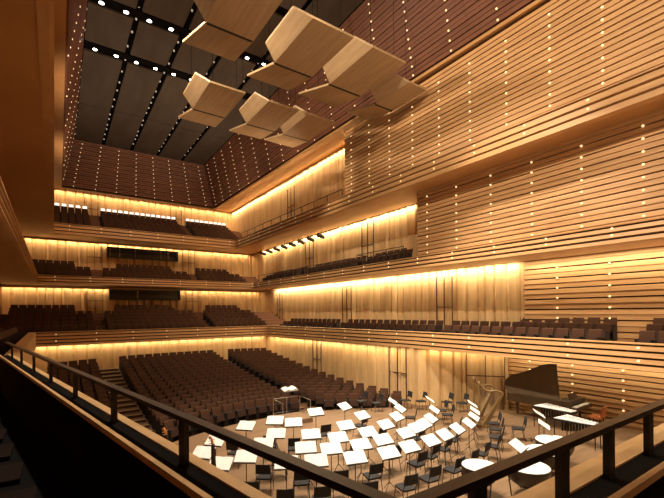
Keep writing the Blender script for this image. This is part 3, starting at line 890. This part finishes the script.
for i in range(6):
    x0 = -.24+i*.08; f = lambda x: -.26+.5*x*x
    b_.hexa([(x0, f(x0), .54), (x0+.08, f(x0+.08), .54), (x0+.08, f(x0+.08)+.04, .54), (x0, f(x0)+.04, .54)], [(x0, f(x0)-.10, .98), (x0+.08, f(x0+.08)-.10, .98), (x0+.08, f(x0+.08)-.06, .98), (x0, f(x0)-.06, .98)])
b_.build('backrest', M['orange'], r)
for a in (-.2, .2):
    for b in (-.18, .18): MB().tube([(a, b, .47), (a*1.1, b*1.1, 0.01)], .02, 6).build('leg', M['black'], r)
tag(r, 'orange upholstered chair at the piano keyboard', 'chair')

# ------------------------------------------------------------------ harps
def mk_harp():
    r = empty('concert_harp')
    MB().lathe([(.075, 0), (.085, .05), (.06, .12), (.045, .2), (.04, 1.55), (.055, 1.68), (.075, 1.76), (.06, 1.82), (.03, 1.86)], (-.42, 0, 0.08), 10).build('pillar', M['gilt'], r)
    nk = []
    for i in range(13):
        t = i/12; x = -.42+.92*t; z = 1.84-.42*math.sin(t*PI*.62)**1.0+.10*math.sin(t*PI*2)*-1-.02*t
        nk.append((x, 0, z+.05))
    MB().tube(nk, [.055-.012*abs(i-6)/6 for i in range(13)], 8).build('neck', M['gilt'], r)
    top = Vector((nk[-1][0], 0, nk[-1][2])); bot = Vector((-.30, 0, .14))
    sb = MB(); d = (top-bot); nn = Vector((d.z, 0, -d.x)).normalized()
    w0, w1 = .22, .07
    sb.hexa([bot+Vector((0, -w0, 0)), bot+Vector((0, w0, 0)), bot+nn*.20+Vector((0, w0*.7, 0)), bot+nn*.20+Vector((0, -w0*.7, 0))],
            [top+Vector((0, -w1, 0)), top+Vector((0, w1, 0)), top+nn*.08+Vector((0, w1*.7, 0)), top+nn*.08+Vector((0, -w1*.7, 0))]); sb.build('soundbox', M['gilt'], r)
    MB().prism([(-.55, -.20), (-.05, -.26), (.06, -.1), (.06, .1), (-.05, .26), (-.55, .20)], 0, .13).build('base', M['gilt'], r)
    s = MB()
    for i in range(14):
        t = (i+1)/15; p = bot.lerp(top, t*.95+.03); k = nk[min(12, int(t*12))]
        s.tube([(p.x, 0, p.z), (p.x-.02, 0, k[2])], .004, 4)
    s.build('strings', M['steel'], r)
    return r
h = mk_harp(); x, y = at(482, 419, E); h.location = (x, y, 0); h.rotation_euler = (0, 0, math.radians(-30))
tag(h, 'gilded brown concert harp, the farther one, standing by the fluted wall', 'harp', 'harps')
x2, y2 = at(489, 427, E); h2 = dup(h, (x2, y2, 0), math.radians(-50)); tag(h2, 'gilded brown concert harp, the nearer one, beside the music stands', 'harp', 'harps')

# ------------------------------------------------------------------ kettledrums
def mk_drum(rad):
    r = empty('kettledrum')
    pr = [(.05, .28), (rad*.55, .32), (rad*.85, .45), (rad*.98, .62), (rad, .80)]
    MB().lathe(pr, n=28).build('bowl', M['copper'], r)
    MB().lathe([(rad*.985, .80), (rad*.985, .822), (rad*.9, .826), (0.01, .826)], n=28).build('drumhead', M['paper'], r)
    MB().lathe([(rad*.99, .775), (rad*1.03, .775), (rad*1.03, .815), (rad*.99, .815), (rad*.99, .775)], n=28).build('rim', M['black'], r)
    for k in range(3):
        a = k*2*PI/3+.3; MB().tube([(math.cos(a)*rad*.95, math.sin(a)*rad*.95, .62), (math.cos(a)*rad*.8, math.sin(a)*rad*.8, .01)], .02, 6).build('leg', M['black'], r)
    return r
for (u, v, rad, w) in ((553.5, 440, .56, 'farthest of the four, next to the keyboard percussion'), (543, 450, .52, 'second farthest of the four'), (527, 466, .54, 'second nearest of the four'), (478, 465, .46, 'nearest the violin stands, leftmost of the four')):
    x, y = at(u, v, E-.82); d = mk_drum(rad); d.location = (x, y, 0)
    tag(d, 'dark kettledrum with a white head, '+w, 'kettledrum', 'kettledrums')

# ------------------------------------------------------------------ keyboard percussion
def mk_xylo(x, y, rz, label, L=1.7):
    r = empty('marimba', (x, y, 0), rz); w0, w1 = .46, .20
    fr_ = MB()
    for s in (-1, 1): fr_.hexa([(-L/2, s*w0, .82), (L/2, s*w1, .82), (L/2, s*(w1-.03), .82), (-L/2, s*(w0-.03), .82)][::s], [(-L/2, s*w0, .88), (L/2, s*w1, .88), (L/2, s*(w1-.03), .88), (-L/2, s*(w0-.03), .88)][::s])
    fr_.box((-L/2, 0, .85), (.05, 2*w0, .07)); fr_.box((L/2, 0, .85), (.05, 2*w1, .07)); fr_.build('frame', M['black'], r)
    bars = MB(); n = 30
    for i in range(n):
        t = (i+.5)/n; xx = -L/2+.03+t*(L-.06); hw = lerp(w0, w1, t)
        bars.box((xx, -hw*.45, .895), (L/n*.86, hw*.95, .018))
        if i % 7 not in (2, 6): bars.box((xx+L/n*.5, hw*.5, .905), (L/n*.86, hw*.85, .018))
    bars.build('tone_bars', M['paper'], r)
    tb = MB()
    for i in range(12):
        t = (i+.5)/12; xx = -L/2+.05+t*(L-.1); tb.tube([(xx, 0, .84), (xx, 0, lerp(.35, .65, t))], .035, 6)
    tb.build('resonators', M['black'], r)
    for a, hw in ((-L/2+.04, w0), (L/2-.04, w1)):
        for s in (-1, 1): MB().tube([(a, s*hw*.9, .83), (a, s*hw*.9, .01)], .018, 6).build('leg', M['black'], r)
    tag(r, label, 'marimba', 'marimbas'); return r
x, y = at(556, 408, E-.9); mk_xylo(17.05, 8.25, math.radians(-97), 'pale keyboard percussion on black legs, the one in front of the piano', 1.5)
x, y = at(575, 421, E-.9); mk_xylo(x+.2, y, math.radians(-95), 'pale keyboard percussion on black legs, the one nearer the choir railing', 1.4)

# ------------------------------------------------------------------ double basses
def mk_bass():
    r = empty('double_bass')
    half = [(.0, .18), (.20, .19), (.31, .27), (.34, .42), (.29, .56), (.20, .66), (.18, .74), (.22, .86), (.26, .98), (.23, 1.10), (.13, 1.20), (.04, 1.27), (.0, 1.28)]
    out = half+[(-x, z) for x, z in half[::-1][1:-1]]
    n = len(out)
    b_ = MB(); b_.add([(x, -.11, z) for x, z in out]+[(x*.93, -.14, .72+(z-.72)*.95) for x, z in out]+[(x, .10, z) for x, z in out],
          [tuple(range(n, 2*n))]+[(i, (i+1) % n, n+(i+1) % n, n+i) for i in range(n)]+[(2*n+i, 2*n+(i+1) % n, (i+1) % n, i) for i in range(n)]+[tuple(range(3*n-1, 2*n-1, -1))])
    b_.build('body', M['varnish'], r)
    MB().hexa([(-.03, -.17, 1.0), (.03, -.17, 1.0), (.02, -.12, 1.0), (-.02, -.12, 1.0)], [(-.022, -.11, 1.86), (.022, -.11, 1.86), (.02, -.06, 1.86), (-.02, -.06, 1.86)]).build('fingerboard', M['ebony'], r)
    MB().tube([(0, -.04, 1.24), (0, -.05, 1.84)], .028, 8).build('neck', M['ebony'], r)
    sc = MB(); sc.tube([(0, -.06, 1.84), (0, -.04, 1.95), (0, .0, 2.02), (0, .05, 2.0), (0, .04, 1.95)], [.03, .028, .024, .02, .014], 8)
    for s in (-1, 1):
        for z in (1.88, 1.94): sc.tube([(0, -.05, z), (s*.09, -.03, z)], .01, 5)
    sc.build('scroll', M['varnish'], r)
    MB().box((0, -.16, .66), (.15, .02, .12)).build('bridge', M['ledge'], r)
    MB().hexa([(-.03, -.16, .28), (.03, -.16, .28), (.03, -.145, .28), (-.03, -.145, .28)], [(-.05, -.19, .56), (.05, -.19, .56), (.05, -.175, .56), (-.05, -.175, .56)]).build('tailpiece', M['ebony'], r)
    MB().tube([(0, 0, .2), (0, 0, .005)], .012, 6).build('end_pin', M['steel'], r)
    return r
b0 = mk_bass()
x, y = at(209, 437, E-2.0); b0.location = (x, y-.05, 0); b0.rotation_euler = (math.radians(-10), 0, math.radians(50))
b0.rotation_euler = (0, 0, math.radians(25))
tag(b0, 'orange varnished double bass with a dark neck among the nearest stands', 'double bass', 'double basses')
x, y = at(163, 431, E-1.95); b1 = dup(b0, (x, y, 0), math.radians(35)); tag(b1, 'orange double bass half hidden behind the choir balcony ledge', 'double bass', 'double basses')

# ------------------------------------------------------------------ lights
WARM = (1, .66, .30); WARM2 = (1, .74, .42)
def area(loc, size, power, color, rot=(0, 0, 0), name='cove_light', spread=PI):
    l = bpy.data.lights.new(name, 'AREA'); l.shape = 'RECTANGLE'; l.size = size[0]; l.size_y = size[1]
    l.energy = power; l.color = color; l.spread = spread
    o = bpy.data.objects.new(name, l); COL.objects.link(o); o.location = loc; o.rotation_euler = rot; return o
def strip_y(x, y0, y1, z, pm, tilt=0, color=WARM):     # strip along y, pm = watts per metre
    L = y1-y0; return area((x, (y0+y1)/2, z), (.12, L), pm*L, color, (0, tilt, 0))
def strip_x(x0, x1, y, z, pm, tilt=0, color=WARM):
    L = x1-x0; return area(((x0+x1)/2, y, z), (L, .12), pm*L, color, (tilt, 0, 0))
K = 1.25
Y1 = (1, .82, .54); O1 = (1, .70, .38)
strip_y(XR1-.38, 10.8, 38.0, B2b+.06, 24*K, math.radians(-8), Y1)
strip_y(XR2-.30, 17.3, 39.8, B3b+.03, 24*K, math.radians(-8), (1, .79, .50))
strip_y(XR3-.36, 21.6, YF3-.5, ZK+.02, 18*K, math.radians(-8), (1, .77, .47))
strip_x(XL1+.2, XR1-.6, YF1-.34, B2b-.03, 8*K, math.radians(8), O1)
strip_x(XL2+.2, XR2-.6, YF2-.34, B3b-.03, 10*K, math.radians(8), O1)
strip_x(XL3+.2, XR3-.6, YF3-.4, ZK+.0, 10*K, math.radians(8), O1)
# lips that hide the strips from the hall
for i, (y, x0, x1, z) in enumerate(((YF1-.58, XL1, XR1, B2b), (YF2-.58, XL2, XR2, B3b))):
    struct(MB().box(((x0+x1)/2, y, z-.04), (x1-x0, .05, .16)).build('trim_%d' % (44+i), M['soffit']))
strip_x(-1.2, 15.0, 32.25, B1b-.03, 6*K, math.radians(8), (1, .74, .42))
for (a, b) in (((15.2, 31.8), (16.1, 15.9)), ((16.55, 15.2), (19.2, 11.8))):
    L = math.hypot(b[0]-a[0], b[1]-a[1]); an = math.atan2(b[1]-a[1], b[0]-a[0])
    area(((a[0]+b[0])/2, (a[1]+b[1])/2, B1b-.04), (L, .10), 8*L*K, (1, .72, .38), (0, 0, an))
strip_y(19.2, -4, 11.3, B1b-.03, 7*K, 0, Y1)
strip_y(XR1-.6, -4, 10.4, B2b-.03, 14*K, math.radians(-10), Y1)
def spot(loc, target, power, angle, color, blend=.5, r=.3):  # used for the stage and stalls lights and for added fill
    l = bpy.data.lights.new('stage_or_fill_spot', 'SPOT'); l.energy = power; l.spot_size = math.radians(angle); l.spot_blend = blend; l.color = color; l.shadow_soft_size = r
    o = bpy.data.objects.new('stage_or_fill_spot', l); COL.objects.link(o); o.location = loc
    o.rotation_euler = (Vector(target)-Vector(loc)).to_track_quat('-Z', 'Y').to_euler(); return o
for (x, y, tx, ty) in ((4.0, 10.5, 6, 9), (7.9, 10.5, 10, 11), (8.8, 9.5, 14.6, 8.5)):
    spot((x, y, ZC-1.2), (tx, ty, 0), 7000*K, 66 if x < 8 else 54, (1, .86, .68))
for x in (3.5, 11.5): spot((x, 24.5, ZC-.3), (7.6, 25, 0), 1100*K, 75, (1, .70, .45))
# added fill spots brightening the right-hand walls, far end and reflectors
for y in (-3, 7, 18): spot((2.2, y, ZC-2.8), (15.6, y+1.5, E+4.5), 3500*K, 125, (1, .82, .60), .8)
spot((7.6, 24, ZC-1.5), (7.6, 44, E+8), 2600*K, 80, (1, .66, .38), .8)
spot((2.5, -3.5, E+1.2), (16.5, 9, E+5.5), 1500*K, 95, (1, .80, .55), .9)
for x, y in ((5.5, -1), (12, -1)): spot((x, y, E+.5), (9.5, 14.5, ZRf), 1200*K, 60, (1, .82, .6), .9)
# more fill spots, added at the top balcony fronts to lift the ceiling
for x, y in ((.4, 24), (.2, 34), (14.8, 26), (14.8, 35)): spot((x, y, B3t+.15), (7.6, y+3, ZC), 650*K, 125, (1, .74, .5), .9)
w = bpy.data.worlds.new('world'); SC.world = w; w.use_nodes = True
w.node_tree.nodes['Background'].inputs[0].default_value = (1, .6, .35, 1); w.node_tree.nodes['Background'].inputs[1].default_value = .02

SC.view_settings.view_transform = 'Standard'; SC.view_settings.look = 'None'; SC.view_settings.gamma = 1; SC.view_settings.use_curve_mapping = False
SC.view_settings.exposure = 0.22
SC.cycles.max_bounces = 6; SC.cycles.diffuse_bounces = 4
SC.cycles.use_denoising = True
SC.cycles.sample_clamp_indirect = 6
